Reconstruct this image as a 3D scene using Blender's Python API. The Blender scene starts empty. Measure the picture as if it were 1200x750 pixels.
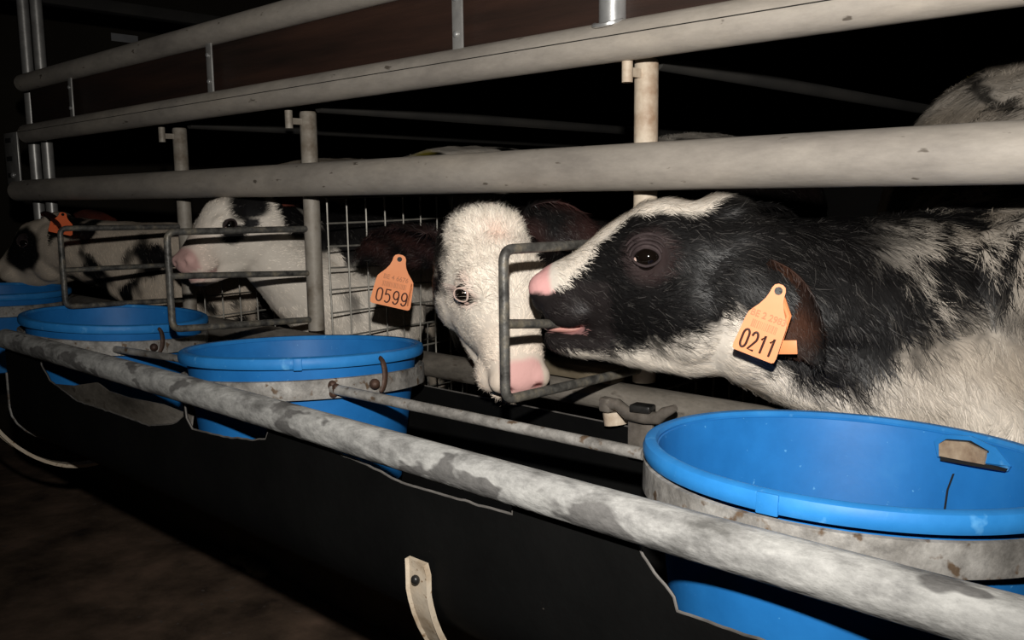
import bpy, bmesh, math, random
import numpy as np
from mathutils import Vector, Matrix, noise

random.seed(7); rng = np.random.default_rng(7)
scene = bpy.context.scene
COL = scene.collection

# ------------------------------------------------------------------ camera
# metres; the lens is the origin, the feed fence runs along x, y goes away from the aisle
FPX = 1060.0
YAW, PITCH, ROLL = math.radians(46.6), math.radians(7.7), math.radians(0.67)
_F = np.array([-math.cos(YAW) * math.cos(PITCH), math.sin(YAW) * math.cos(PITCH), -math.sin(PITCH)])
_R = np.cross(_F, [0, 0, 1]); _R /= np.linalg.norm(_R)
_U = np.cross(_R, _F)
CR = _R * math.cos(ROLL) - _U * math.sin(ROLL)
CU = _U * math.cos(ROLL) + _R * math.sin(ROLL)
cam = bpy.data.objects.new('camera', bpy.data.cameras.new('camera'))
COL.objects.link(cam)
cam.data.sensor_width = 36.0
cam.data.lens = FPX / 1200 * 36.0
cam.data.clip_start = 0.02
cam.matrix_world = Matrix(((CR[0], CU[0], -_F[0], 0), (CR[1], CU[1], -_F[1], 0), (CR[2], CU[2], -_F[2], 0), (0, 0, 0, 1)))
scene.camera = cam

# ------------------------------------------------------------------ light: the camera's flash, nearly dark barn
world = bpy.data.worlds.new('world'); scene.world = world
world.use_nodes = True
world.node_tree.nodes['Background'].inputs[0].default_value = (0.9, 0.85, 0.8, 1)
world.node_tree.nodes['Background'].inputs[1].default_value = 0.0015
fl = bpy.data.lights.new('flash', 'SPOT'); fl.energy = 88; fl.shadow_soft_size = 0.012; fl.color = (1.0, 0.965, 0.91)
fl.spot_size = math.radians(100); fl.spot_blend = 1.0
flo = bpy.data.objects.new('flash', fl); COL.objects.link(flo); flo.location = (0.0, 0.0, 0.15)
flo.rotation_euler = Vector((_F + CR * .06 + CU * (.06))).to_track_quat('-Z', 'Y').to_euler()
scene.view_settings.view_transform = 'Standard'
scene.view_settings.look = 'None'
scene.view_settings.gamma = 1.0
scene.view_settings.use_curve_mapping = False
scene.view_settings.exposure = 0.0

# ------------------------------------------------------------------ helpers
def ray(px, py):
    return _F + CR * (px - 600) / FPX + CU * (375 - py) / FPX
def at(px, py, y):
    r = ray(px, py); return r * (y / r[1])

def new_mat(name):
    m = bpy.data.materials.new(name); m.use_nodes = True
    nt = m.node_tree; nt.nodes.clear()
    out = nt.nodes.new('ShaderNodeOutputMaterial'); b = nt.nodes.new('ShaderNodeBsdfPrincipled')
    nt.links.new(b.outputs[0], out.inputs[0])
    return m, nt, b
def mottled(name, stops, scale=8, rough=.5, metal=0.0, bump=.0, stretch=(1, 1, 1), detail=6, spec=.5, speck=None, bscale=60, fine=None):
    """noise-driven colour ramp; stops = [(pos,(r,g,b))...]"""
    m, nt, b = new_mat(name)
    tc = nt.nodes.new('ShaderNodeTexCoord'); mp = nt.nodes.new('ShaderNodeMapping')
    mp.inputs['Scale'].default_value = stretch
    nt.links.new(tc.outputs['Object'], mp.inputs[0])
    n = nt.nodes.new('ShaderNodeTexNoise'); n.inputs['Scale'].default_value = scale; n.inputs['Detail'].default_value = detail
    n.inputs['Roughness'].default_value = .62
    nt.links.new(mp.outputs[0], n.inputs['Vector'])
    r = nt.nodes.new('ShaderNodeValToRGB')
    while len(r.color_ramp.elements) < len(stops): r.color_ramp.elements.new(.5)
    for e, (p, c) in zip(r.color_ramp.elements, stops): e.position = p; e.color = (*c, 1)
    nt.links.new(n.outputs[0], r.inputs[0])
    col = r.outputs[0]
    if speck:
        sc, lo, hi, c2 = speck
        n2 = nt.nodes.new('ShaderNodeTexNoise'); n2.inputs['Scale'].default_value = sc; n2.inputs['Detail'].default_value = 3
        nt.links.new(mp.outputs[0], n2.inputs['Vector'])
        mr = nt.nodes.new('ShaderNodeMapRange'); mr.inputs[1].default_value = lo; mr.inputs[2].default_value = hi
        nt.links.new(n2.outputs[0], mr.inputs[0])
        mx = nt.nodes.new('ShaderNodeMix'); mx.data_type = 'RGBA'
        nt.links.new(mr.outputs[0], mx.inputs[0]); nt.links.new(col, mx.inputs[6]); mx.inputs[7].default_value = (*c2, 1)
        col = mx.outputs[2]
    if fine:
        sc, lo = fine
        n4 = nt.nodes.new('ShaderNodeTexNoise'); n4.inputs['Scale'].default_value = sc; n4.inputs['Detail'].default_value = 8; n4.inputs['Roughness'].default_value = .75
        nt.links.new(mp.outputs[0], n4.inputs['Vector'])
        m4 = nt.nodes.new('ShaderNodeMapRange'); m4.inputs[1].default_value = .34; m4.inputs[2].default_value = .60; m4.inputs[3].default_value = lo; m4.inputs[4].default_value = 1.08
        nt.links.new(n4.outputs[0], m4.inputs[0])
        mm = nt.nodes.new('ShaderNodeMix'); mm.data_type = 'RGBA'; mm.blend_type = 'MULTIPLY'; mm.inputs[0].default_value = 1
        nt.links.new(col, mm.inputs[6]); nt.links.new(m4.outputs[0], mm.inputs[7]); col = mm.outputs[2]
    nt.links.new(col, b.inputs['Base Color'])
    b.inputs['Roughness'].default_value = rough; b.inputs['Metallic'].default_value = metal
    b.inputs['Specular IOR Level'].default_value = spec
    if bump:
        n3 = nt.nodes.new('ShaderNodeTexNoise'); n3.inputs['Scale'].default_value = bscale; n3.inputs['Detail'].default_value = 5
        nt.links.new(mp.outputs[0], n3.inputs['Vector'])
        bp = nt.nodes.new('ShaderNodeBump'); bp.inputs['Strength'].default_value = bump; bp.inputs['Distance'].default_value = .004
        nt.links.new(n3.outputs[0], bp.inputs['Height']); nt.links.new(bp.outputs[0], b.inputs['Normal'])
    return m

M = {}
M['rail'] = mottled('painted_galvanised_rail', [(.3, (.23, .205, .18)), (.5, (.34, .305, .265)), (.75, (.44, .385, .32))], 7, .6, .1, .25, (.35, 1, 1), speck=(70, .69, .73, (.12, .10, .08)), fine=(22, .80))
M['front'] = mottled('scuffed_galvanised_tube', [(.30, (.12, .117, .11)), (.42, (.25, .245, .235)), (.50, (.34, .335, .32)), (.72, (.41, .405, .385))], 30, .7, .0, .9, (.5, 1, 1), speck=(24, .575, .605, (.13, .125, .12)), fine=(70, .62))
M['band'] = mottled('weathered_zinc_band', [(.3, (.10, .092, .082)), (.5, (.27, .255, .235)), (.72, (.40, .385, .36))], 22, .6, .2, .5, speck=(70, .6, .68, (.12, .08, .05)), fine=(60, .6))
M['lower'] = mottled('manure_stained_tube', [(.3, (.055, .047, .038)), (.5, (.17, .15, .125)), (.75, (.27, .245, .215))], 9, .6, .2, .4, (.4, 1, 1), speck=(60, .6, .7, (.05, .04, .03)), fine=(30, .6))
M['rod'] = mottled('worn_steel_rod', [(.3, (.035, .033, .03)), (.5, (.11, .105, .095)), (.68, (.22, .19, .14)), (.85, (.35, .30, .22))], 44, .5, .3, .5, fine=(120, .55))
M['post'] = mottled('cream_stained_post', [(.3, (.30, .20, .13)), (.5, (.52, .43, .33)), (.75, (.62, .55, .45))], 18, .6, 0, .4)
M['post_grey'] = mottled('dirty_grey_post', [(.3, (.13, .10, .07)), (.5, (.27, .24, .20)), (.75, (.36, .33, .29))], 18, .6, .1, .4)
M['bright'] = mottled('bright_zinc', [(.3, (.42, .42, .42)), (.7, (.62, .62, .61))], 30, .32, .7, .1)
M['strip'] = mottled('zinc_strip', [(.3, (.28, .27, .26)), (.7, (.45, .44, .42))], 30, .4, .5, .1)
M['wire'] = mottled('galvanised_wire', [(.3, (.16, .15, .13)), (.7, (.33, .31, .27))], 40, .5, .3)
M['plank'] = mottled('dark_red_brown_plank', [(.3, (.010, .005, .003)), (.55, (.030, .013, .008)), (.8, (.055, .024, .014))], 5, .6, 0, .3, (.3, 1, 4))
M['blue'] = mottled('blue_plastic', [(.3, (.010, .120, .36)), (.6, (.016, .165, .47)), (.85, (.03, .21, .52))], 9, .5, 0, .12, spec=.25, speck=(150, .72, .76, (.08, .30, .60)), bscale=25)
M['blue_worn'] = mottled('worn_blue_plastic_rim', [(.3, (.014, .15, .42)), (.6, (.024, .20, .52)), (.85, (.07, .27, .56))], 16, .5, 0, .15, spec=.25, speck=(60, .64, .78, (.10, .34, .66)), bscale=30)
M['rubber'] = mottled('black_rubber_sheet', [(.3, (.0022, .0022, .0022)), (.8, (.005, .005, .0048))], 9, .7, 0, .2, spec=.1, speck=(150, .77, .81, (.07, .06, .05)))
M['edge'] = mottled('torn_rubber_edge', [(.3, (.05, .045, .04)), (.7, (.14, .13, .12))], 40, .7)
M['strap'] = mottled('cream_galvanised_strap', [(.3, (.40, .30, .20)), (.5, (.60, .50, .38)), (.8, (.66, .58, .47))], 26, .6, .1, .3, speck=(120, .62, .7, (.25, .16, .09)))
M['rust'] = mottled('rusty_iron', [(.3, (.020, .011, .008)), (.6, (.075, .038, .024)), (.8, (.15, .09, .06))], 40, .6, .3, .5)
M['dark_iron'] = mottled('dark_iron', [(.3, (.012, .012, .012)), (.7, (.045, .043, .04))], 40, .35, .5, .3)
M['lever'] = mottled('grey_brown_lever', [(.3, (.10, .085, .07)), (.7, (.24, .21, .18))], 40, .45, .4, .3)
M['wood'] = mottled('pale_wood', [(.3, (.20, .13, .08)), (.6, (.36, .27, .18)), (.8, (.45, .36, .26))], 60, .8, 0, .3)
M['hole'] = mottled('black_gap', [(.3, (.003, .003, .003)), (.7, (.006, .006, .006))], 10, .8)
M['board'] = mottled('stained_sill_board', [(.3, (.05, .038, .022)), (.6, (.12, .095, .060)), (.8, (.17, .14, .10))], 8, .7, 0, .3)
M['tag'] = mottled('orange_tag_plastic', [(.3, (.74, .25, .095)), (.7, (.80, .30, .12))], 20, .45)
M['tag_red'] = mottled('red_orange_tag', [(.3, (.80, .13, .04)), (.7, (.9, .19, .06))], 20, .45)
M['ink'] = mottled('dark_tag_ink', [(.3, (.03, .005, .003)), (.7, (.04, .01, .006))], 20, .6)
M['ink_faint'] = mottled('faded_tag_ink', [(.3, (.45, .17, .07)), (.7, (.52, .21, .09))], 20, .6)
M['eye'] = mottled('dark_wet_eye', [(.3, (.002, .0015, .001)), (.7, (.006, .004, .003))], 20, .06, spec=.9)
M['sclera'] = mottled('pale_sclera', [(.3, (.35, .25, .22)), (.7, (.5, .4, .36))], 40, .25)
M['lid_dark'] = mottled('dark_eyelid_skin', [(.3, (.016, .011, .011)), (.7, (.05, .036, .036))], 60, .7, 0, .5, spec=.15)
M['lid_pink'] = mottled('pink_eyelid_skin', [(.3, (.42, .27, .23)), (.7, (.60, .46, .39))], 60, .5)
M['tongue'] = mottled('pink_mouth_lining', [(.3, (.42, .19, .16)), (.7, (.62, .36, .31))], 40, .35, 0, .3)
M['hoof'] = mottled('dark_hoof', [(.3, (.03, .025, .02)), (.7, (.07, .06, .05))], 30, .6)
M['ground'] = mottled('damp_dirt_aisle', [(.3, (.035, .022, .015)), (.5, (.15, .10, .068)), (.7, (.28, .18, .125)), (.85, (.40, .29, .22))], 5, .75, 0, .7, speck=(38, .68, .74, (.16, .13, .11)), bscale=22)
M['straw'] = mottled('dirty_straw_floor', [(.3, (.02, .014, .008)), (.7, (.07, .05, .03))], 9, .8, 0, .6)
M['wall'] = mottled('dark_barn_wall', [(.3, (.022, .017, .011)), (.7, (.036, .028, .018))], 2, .9)
M['wall_far'] = mottled('far_barn_wall', [(.3, (.012, .011, .010)), (.7, (.020, .018, .016))], 2, .9)
M['beam'] = mottled('dusty_beam', [(.3, (.012, .011, .010)), (.7, (.028, .025, .021))], 6, .8)
M['label_w'] = mottled('pale_sticker', [(.3, (.35, .35, .36)), (.7, (.45, .45, .46))], 6, .6)

def coat_mat(name, rough, spec, bump):
    m, nt, b = new_mat(name)
    a = nt.nodes.new('ShaderNodeAttribute'); a.attribute_name = 'coat'
    nt.links.new(a.outputs['Color'], b.inputs['Base Color'])
    b.inputs['Roughness'].default_value = rough; b.inputs['Specular IOR Level'].default_value = spec
    if bump:
        tc = nt.nodes.new('ShaderNodeTexCoord')
        n = nt.nodes.new('ShaderNodeTexNoise'); n.inputs['Scale'].default_value = 160; n.inputs['Detail'].default_value = 4
        nt.links.new(tc.outputs['Object'], n.inputs['Vector'])
        bp = nt.nodes.new('ShaderNodeBump'); bp.inputs['Strength'].default_value = bump; bp.inputs['Distance'].default_value = .002
        nt.links.new(n.outputs[0], bp.inputs['Height']); nt.links.new(bp.outputs[0], b.inputs['Normal'])
    return m
M['skin'] = coat_mat('calf_hide', .65, .15, .35)
M['fur'] = coat_mat('calf_hair', .45, .17, 0)

class MB:
    """collects geometry in world coordinates, links it as ONE mesh object"""
    def __init__(s): s.v = []; s.f = []
    def add(s, v, f):
        o = len(s.v); s.v += [tuple(map(float, p)) for p in v]; s.f += [tuple(i + o for i in q) for q in f]; return s
    def box(s, c, size, rot=None, bev=0):
        bm = bmesh.new(); bmesh.ops.create_cube(bm, size=1)
        for v in bm.verts: v.co = Vector((v.co.x * size[0], v.co.y * size[1], v.co.z * size[2]))
        if bev: bmesh.ops.bevel(bm, geom=bm.edges[:], offset=bev, segments=2, affect='EDGES', profile=.5)
        R = rot if rot is not None else Matrix.Identity(3)
        bm.verts.index_update()
        v = [tuple(R @ x.co + Vector(c)) for x in bm.verts]; f = [[x.index for x in q.verts] for q in bm.faces]; bm.free()
        return s.add(v, f)
    def tube(s, pts, r, n=16, caps=True, closed=False, flat=1.0, up=None):
        P = [Vector(p) for p in pts]; m = len(P); rs = r if isinstance(r, (list, tuple)) else [r] * m
        v = []; f = []; prev = None
        for i in range(m):
            if closed: t = P[(i + 1) % m] - P[i - 1]
            else: t = P[min(i + 1, m - 1)] - P[max(i - 1, 0)]
            t.normalize()
            if prev is None:
                a = Vector(up) if up else (Vector((0, 0, 1)) if abs(t.z) < .9 else Vector((1, 0, 0)))
            else: a = prev
            a = (a - t * a.dot(t)).normalized(); prev = a; b = t.cross(a)
            for k in range(n):
                w = 2 * math.pi * k / n
                v.append(P[i] + (a * math.cos(w) + b * math.sin(w) * flat) * rs[i])
        mm = m if closed else m - 1
        for i in range(mm):
            for k in range(n):
                j = (i + 1) % m
                f.append((i * n + k, i * n + (k + 1) % n, j * n + (k + 1) % n, j * n + k))
        if caps and not closed:
            f.append(tuple(range(n - 1, -1, -1))); f.append(tuple((m - 1) * n + k for k in range(n)))
        return s.add(v, f)
    def lathe(s, prof, frame, n=96, closed=True):
        """prof = [(r,h)...], frame = (origin, u, v, w)"""
        o, u, w_, h_ = [Vector(x) for x in frame]; v = []; f = []
        for (r, h) in prof:
            for k in range(n):
                a = 2 * math.pi * k / n
                v.append(o + (u * math.cos(a) + w_ * math.sin(a)) * r + h_ * h)
        m = len(prof)
        for i in range(m if closed else m - 1):
            j = (i + 1) % m
            for k in range(n): f.append((i * n + k, i * n + (k + 1) % n, j * n + (k + 1) % n, j * n + k))
        return s.add(v, f)
    def ball(s, c, r, rot=None, n=16):
        r = (r, r, r) if not isinstance(r, (list, tuple)) else r
        bm = bmesh.new(); bmesh.ops.create_uvsphere(bm, u_segments=n, v_segments=n // 2 + 2, radius=1)
        R = rot if rot is not None else Matrix.Identity(3); bm.verts.index_update()
        v = [tuple(R @ Vector((x.co.x * r[0], x.co.y * r[1], x.co.z * r[2])) + Vector(c)) for x in bm.verts]
        f = [[x.index for x in q.verts] for q in bm.faces]; bm.free()
        return s.add(v, f)
    def loft(s, rings):
        n = len(rings[0]); v = [p for r in rings for p in r]; f = []
        for i in range(len(rings) - 1):
            for k in range(n): f.append((i * n + k, i * n + (k + 1) % n, (i + 1) * n + (k + 1) % n, (i + 1) * n + k))
        f.append(tuple(range(n - 1, -1, -1))); f.append(tuple((len(rings) - 1) * n + k for k in range(n)))
        return s.add(v, f)
    def build(s, name, mat, parent=None, smooth=True, sharp=40):
        me = bpy.data.meshes.new(name); me.from_pydata(s.v, [], s.f); me.update()
        bm = bmesh.new(); bm.from_mesh(me); bmesh.ops.recalc_face_normals(bm, faces=bm.faces[:]); bm.to_mesh(me); bm.free()
        if smooth:
            me.shade_smooth()
            try: me.set_sharp_from_angle(angle=math.radians(sharp))
            except Exception: pass
        me.materials.append(mat)
        return link(name, me, parent)

def link(name, me, parent=None):
    o = bpy.data.objects.new(name, me); COL.objects.link(o)
    if parent is not None:
        r = parent
        while r.parent: r = r.parent
        L = r.location
        me.transform(Matrix.Translation(-Vector(L)))
        o.parent = parent
        # parts and sub-parts keep an identity transform under their thing
    else:
        co = np.array([v.co[:] for v in me.vertices])
        c = Vector(((co[:, 0].min() + co[:, 0].max()) / 2, (co[:, 1].min() + co[:, 1].max()) / 2, co[:, 2].min()))
        me.transform(Matrix.Translation(-c)); o.location = c
    return o
def thing(name, label, cat, loc, group=None):
    o = bpy.data.objects.new(name, None); COL.objects.link(o); o.location = loc; o.empty_display_size = .05
    o['label'] = label; o['category'] = cat
    if group: o['group'] = group
    return o
def tag(o, label, cat, group=None):
    o['label'] = label; o['category'] = cat
    if group: o['group'] = group
    return o
def struct(o): o['kind'] = 'structure'; return o
def arc_corner(pts, rad, n=6):
    """round the inner corners of a polyline"""
    P = [Vector(p) for p in pts]; out = [P[0]]
    for i in range(1, len(P) - 1):
        a = (P[i - 1] - P[i]).normalized(); b = (P[i + 1] - P[i]).normalized()
        s_, e_ = P[i] + a * rad, P[i] + b * rad
        for k in range(n + 1):
            t = k / n; out.append(s_ * (1 - t) ** 2 + P[i] * 2 * t * (1 - t) + e_ * t * t)
    out.append(P[-1]); return out

# ------------------------------------------------------------------ setting
FLOOR, PEN = -0.97, -0.80
fb = MB()
gx = np.linspace(-5.5, 2.0, 76); gy = np.linspace(-2.0, 5.0, 71)
vv = [(x, y, FLOOR + .012 * noise.noise(Vector((x * 3, y * 3, 0))) + .006 * noise.noise(Vector((x * 11, y * 11, 2)))) for x in gx for y in gy]
ff = [(i * 71 + j, (i + 1) * 71 + j, (i + 1) * 71 + j + 1, i * 71 + j + 1) for i in range(75) for j in range(70)]
struct(fb.add(vv, ff).build('floor', M['ground']))
struct(MB().box((-1.75, 5.05, .6), (7.7, .1, 3.3)).build('wall_back', M['wall_far'], smooth=False))
struct(MB().box((-5.55, 1.5, .6), (.1, 7.2, 3.3)).build('wall_left', M['wall'], smooth=False))
struct(MB().box((-1.75, 1.5, 2.3), (7.8, 7.2, .1)).build('ceiling', M['wall_far'], smooth=False))
pf = MB().box((-1.3, 3.10, (PEN + FLOOR) / 2 - .01), (6.6, 3.8, PEN - FLOOR)).build('floor_pen', M['straw'], smooth=False); struct(pf)

# ------------------------------------------------------------------ the steel barrier above the calves
XL, XR = -2.93, 1.6
bar = thing('steel_barrier', 'grey tubular steel barrier with three long rails and brown planks above the calves', 'barrier', (-.6, 1.0, -.97))
def wob(x0, x1, y, z, n=60): return [(x0 + (x1 - x0) * i / n, y, z) for i in range(n + 1)]
MB().tube(wob(-3.02, XR, 1.0, .0385), .0315, 32).build('rail', M['rail'], bar)
MB().tube(wob(XL + .02, XR, 1.0, .204), .0265, 32).build('rail', M['rail'], bar)
MB().tube(wob(XL + .02, XR, 1.0, .350), .0245, 32).build('rail', M['rail'], bar)
MB().tube(wob(XL + .02, XR, 1.0 - .0262, .2075), .0008, 6).build('seam', M['dark_iron'], bar)
MB().box(((XL + XR) / 2, 1.012, .277), (XR - XL - .1, .012, .13), bev=.002).build('plank', M['plank'], bar)
for px, py in ((533, 20), (243, 80), (81, 118)):
    p = at(px, py, .985)
    st = MB().box((p[0], .991, .277), (.022, .004, .118), bev=.001).build('plank_strip', M['strip'], bar)
    for zb_ in (.250, .304): MB().ball((p[0] - .002, .987, zb_), (.005, .003, .005), n=10).build('bolt', M['bright'], st)
p = at(718, 5, 1.0)
MB().tube([(p[0], 1.0, .205), (p[0], 1.0, .350)], .0185, 24).build('upright', M['bright'], bar)
MB().tube([(p[0] + .0215 * math.cos(a), .992 + .019 * math.sin(a), .2285 - .006 * abs(math.sin(a))) for a in np.linspace(0, 2 * math.pi, 20)[:-1]], .003, 6, closed=True).build('weld', M['bright'], bar)
MB().tube([(-2.90, 1.05, -.30), (-2.90, 1.05, .62)], .0165, 20).build('end_post', M['strip'], bar)
MB().tube([(-3.005, 1.05, -.30), (-3.005, 1.05, .62)], .0165, 20).build('end_post', M['strip'], bar)
# bolt-slotted end plate
pl = MB().box((-3.015, .99, .135), (.11, .006, .155), bev=.002).build('end_plate', M['strip'], bar)
for z in (.19, .135, .085):
    MB().box((-3.03, .986, z), (.045, .003, .014), bev=.001).build('slot', M['hole'], pl)
MB().ball((-3.01, .984, .085), (.009, .006, .009), n=10).build('bolt', M['bright'], pl)

# ------------------------------------------------------------------ lower tube, sill
lt = MB().tube(wob(-3.3, 1.5, 1.03, -.286, 80), .0215, 28).build('lower_rail', M['lower'])
tag(lt, 'stained grey lower tube running behind the blue buckets at the foot of the posts', 'rail')
sb = MB().box((-.885, 1.022, -.2525), (.25, .034, .022), bev=.003).build('sill_board', M['board'])
tag(sb, 'short brown stained board lying on the lower tube between the two nearest calves', 'board')

# ------------------------------------------------------------------ posts with U-shaped dividers
def divider(x, ytip, ztop, zbot, zmid, label, mat, topz, stub=True, tip_dx=0.0):
    YP = 1.05
    t = thing('head_divider', label, 'divider', (x, YP, -.262), 'U-shaped head dividers on the lower tube')
    MB().tube([(x, YP, -.262), (x, YP, topz - .004), (x, YP, topz)], [.0165, .0165, .0150], 20).build('post', mat, t)
    loop = arc_corner([(x, YP, ztop[1]), (x + tip_dx, ytip, ztop[0]), (x + tip_dx, ytip, zbot[0]), (x, YP, zbot[1])], .016)
    MB().tube(loop, .0062, 14).build('loop', M['rod'], t)
    if zmid: MB().tube([(x, YP, zmid[1]), (x + tip_dx, ytip, zmid[0])], .0058, 12).build('crossbar', M['rod'], t)
    if stub:
        s_ = MB().tube([(x, 1.006, topz - .034), (x, 1.006, topz)], .0075, 12); s_.build('hinge_pin', mat, t)
        MB().box((x, 1.027, topz - .02), (.006, .036, .012)).build('lug', mat, t)
    return t
p1 = at(756, 70, 1.05)
divider(-.735, .764, (-.060, -.062), (-.240, -.243), (-.148, -.178), 'U-shaped grey rod divider on a cream post, chewed by the black calf', M['post'], p1[2])
p2 = at(361, 131, 1.05)
divider(-1.54, .746, (-.053, -.057), (-.226, -.240), (-.131, -.146), 'U-shaped rusty rod divider in front of the white calf with black eye patch', M['post_grey'], p2[2])
p3 = at(212, 150, 1.05)
divider(-2.07, .762, (-.055, -.060), (-.226, -.236), (-.146, -.150), 'dark U-shaped rod divider in front of the farthest mottled calf', M['post_grey'], p3[2])

# ------------------------------------------------------------------ wire mesh partitions going back into the pens
def partition(x, y1, label, cell=.048, zt=.03, zb=-.62):
    t = thing('mesh_partition', label, 'partition', (x, 1.09, PEN), 'wire mesh partitions between the pens')
    m = MB(); r = .0019
    ny = int((y1 - 1.09) / cell); nz = int((zt - zb) / cell)
    wb = lambda y, z: x + .012 * noise.noise(Vector((y * 3, z * 3, x)))
    for i in range(ny + 1):
        y = 1.09 + i * cell
        m.tube([(wb(y, z), y, z) for z in np.linspace(zb, zb + nz * cell, 12)], r, 5)
    for j in range(nz + 1):
        z = zb + j * cell
        m.tube([(wb(y, z) - 2 * r, y, z + .004 * math.sin(y * 5 + j)) for y in np.linspace(1.09, 1.09 + ny * cell, 24)], r, 5)
    m.build('wire_mesh', M['wire'], t)
    MB().tube([(x, 1.075, .183), (x, 1.6, .183), (x, y1, .183)], .011, 14).build('top_rail', M['beam'], t)
    MB().tube([(x, y1, PEN), (x, y1, .183)], .014, 14).build('rear_post', M['beam'], t)
    return t
partition(-.735, 2.9, 'wire mesh partition behind the cream post at the nearest divider', zt=-.24)
partition(-1.54, 2.9, 'wire mesh partition behind the grey post, seen left of the calf tagged 0599')
partition(-2.07, 2.9, 'wire mesh partition seen low behind the jaw of the white and black calf', zt=-.17)
tb = MB().box((-3.6, 2.75, .745), (.05, 3.6, .045), bev=.004).build('ceiling_beam', M['beam']); tag(tb, 'dim dusty crossbeam high in the dark at the upper left', 'beam')
ls = thing('wall_label', 'small pale sticker on the dark wall below the crossbeam at upper left', 'sticker', (-5.49, 2.75, .9))
q = at(146, 45, 1.0); q = q * (-5.49 / q[0])
ls.location = q
MB().box(tuple(q), (.006, .16, .045)).build('sticker_face', M['label_w'], ls)

# ------------------------------------------------------------------ front tube and black trough
YF, ZF, RF = .585, -.2600, .0190
XE = -1.905
ft = thing('front_rail', 'thick scuffed grey tube along the front edge of the black trough', 'rail', (-.7, YF, ZF - RF))
MB().tube([(x, YF + .0015 * math.sin(x * 5), ZF + .0015 * math.sin(x * 3.1)) for x in np.linspace(XE, .75, 90)], RF, 32).build('tube', M['front'], ft)
MB().tube([(XE - .010, YF, ZF), (XE - .004, YF, ZF), (XE + .002, YF, ZF)], [.007, .009, .012], 16).build('end_plug', M['strip'], ft)

tr = thing('feed_trough', 'long black rubber trough hanging below the front tube, top edge torn around buckets', 'trough', (-.7, .80, -.52))
cut = []
def cutpts(pp, y=.592): return [(at(px, py, y)[0], at(px, py, y)[2]) for px, py in pp]
c_far = cutpts([(48, 428), (58, 446), (90, 470), (130, 483), (175, 499), (203, 497), (215, 488)])
c_mid = cutpts([(218, 490), (225, 503), (262, 512), (300, 516), (311, 514), (314, 505)])
c_sag = cutpts([(340, 510), (380, 525), (430, 545), (470, 566), (560, 592), (600, 603)])
c_near = cutpts([(748, 640), (753, 652), (766, 672), (779, 686), (789, 700), (793, 716), (830, 729), (880, 747), (960, 775)])
c_near += [(c_near[-1][0] + .12, c_near[-1][1] - .005), (c_near[-1][0] + .28, -.37), (c_near[-1][0] + .30, -.28)]
ZT = -.272
def ztop(x):
    for c in (c_far, c_mid, c_sag, c_near):
        if c[0][0] <= x <= c[-1][0]:
            return min(ZT, float(np.interp(x, [a for a, b in c], [b for a, b in c])) + .0015 * noise.noise(Vector((x * 60, 0, 0))))
    return ZT
xs = sorted(set(list(np.arange(XE - .03, .75, .006)) + [a for c in (c_far, c_mid, c_sag, c_near) for a, b in c]))
NV = 30; YC, ZC, AY, AZ = .80, -.40, .208, .110
def upath(z0):
    pts = [(YC - AY, z0 + (ZC - z0) * i / 5) for i in range(5)]
    pts += [(YC - AY * math.cos(a), ZC - AZ * math.sin(a)) for a in np.linspace(0, math.pi, NV - 10)]
    pts += [(YC + AY - .012 * (i + 1) / 5, ZC + (-.316 - ZC) * (i + 1) / 5) for i in range(5)]
    return pts
sheet = MB(); v = []; f = []
for x in xs:
    zt = min(ztop(x), -.272)
    base = upath(max(zt, ZC + .002))
    if zt < ZC: base = [(a, min(b, zt)) if a < YC - .12 else (a, b) for a, b in base]
    for a, b in base: v.append((x, a, b))
n_ = len(base)
for i in range(len(xs) - 1):
    for k in range(n_ - 1): f.append((i * n_ + k, (i + 1) * n_ + k, (i + 1) * n_ + k + 1, i * n_ + k + 1))
# give the sheet real thickness
v2 = [(x, YC + (a - YC) * .984, b + .003 * (1 if b < ZC else 0)) for x, a, b in v]; N0 = len(v)
f2 = [tuple(i + N0 for i in reversed(q)) for q in f]
rim = [(i * n_, i * n_ + N0, (i + 1) * n_ + N0, (i + 1) * n_) for i in range(len(xs) - 1)]
rim += [((i + 1) * n_ - 1, (i + 2) * n_ - 1, (i + 2) * n_ - 1 + N0, (i + 1) * n_ - 1 + N0) for i in range(len(xs) - 1)]
rim += [(k, k + 1, k + 1 + N0, k + N0) for k in range(n_ - 1)]
sheet.add(v + v2, f + f2 + rim); sheet.build('rubber_sheet', M['rubber'], tr)
e = MB(); e.tube([(x, YC - AY + .001, ztop(x)) for x in xs], .0013, 6); e.build('torn_edge', M['edge'], tr)
e = MB(); e.tube([(xs[i], v[i * n_ + n_ - 1][1], v[i * n_ + n_ - 1][2]) for i in range(0, len(xs), 6)], .0016, 6); e.build('rear_edge', M['edge'], tr)
e = MB(); e.tube([(xs[0] - .001, a, b) for a, b in upath(-.285)][2:], .0030, 8); e.build('end_edge', M['band'], tr)

fp = [at(px, py, .612) for px, py in ((62, 450), (85, 452), (113, 448), (126, 458), (150, 466), (190, 474), (225, 488), (222, 512), (180, 512), (120, 495), (85, 475))]
n_f = len(fp); fl_ = MB().add([tuple(p) for p in fp] + [(p[0], p[1] + .003, p[2]) for p in fp], [tuple(range(n_f)), tuple(range(2 * n_f - 1, n_f - 1, -1))] + [(k, (k + 1) % n_f, (k + 1) % n_f + n_f, k + n_f) for k in range(n_f)])
fl_.build('torn_flap', M['lower'], tr, smooth=False)['label'] = 'torn dusty grey flap behind the far cut-out'

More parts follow.
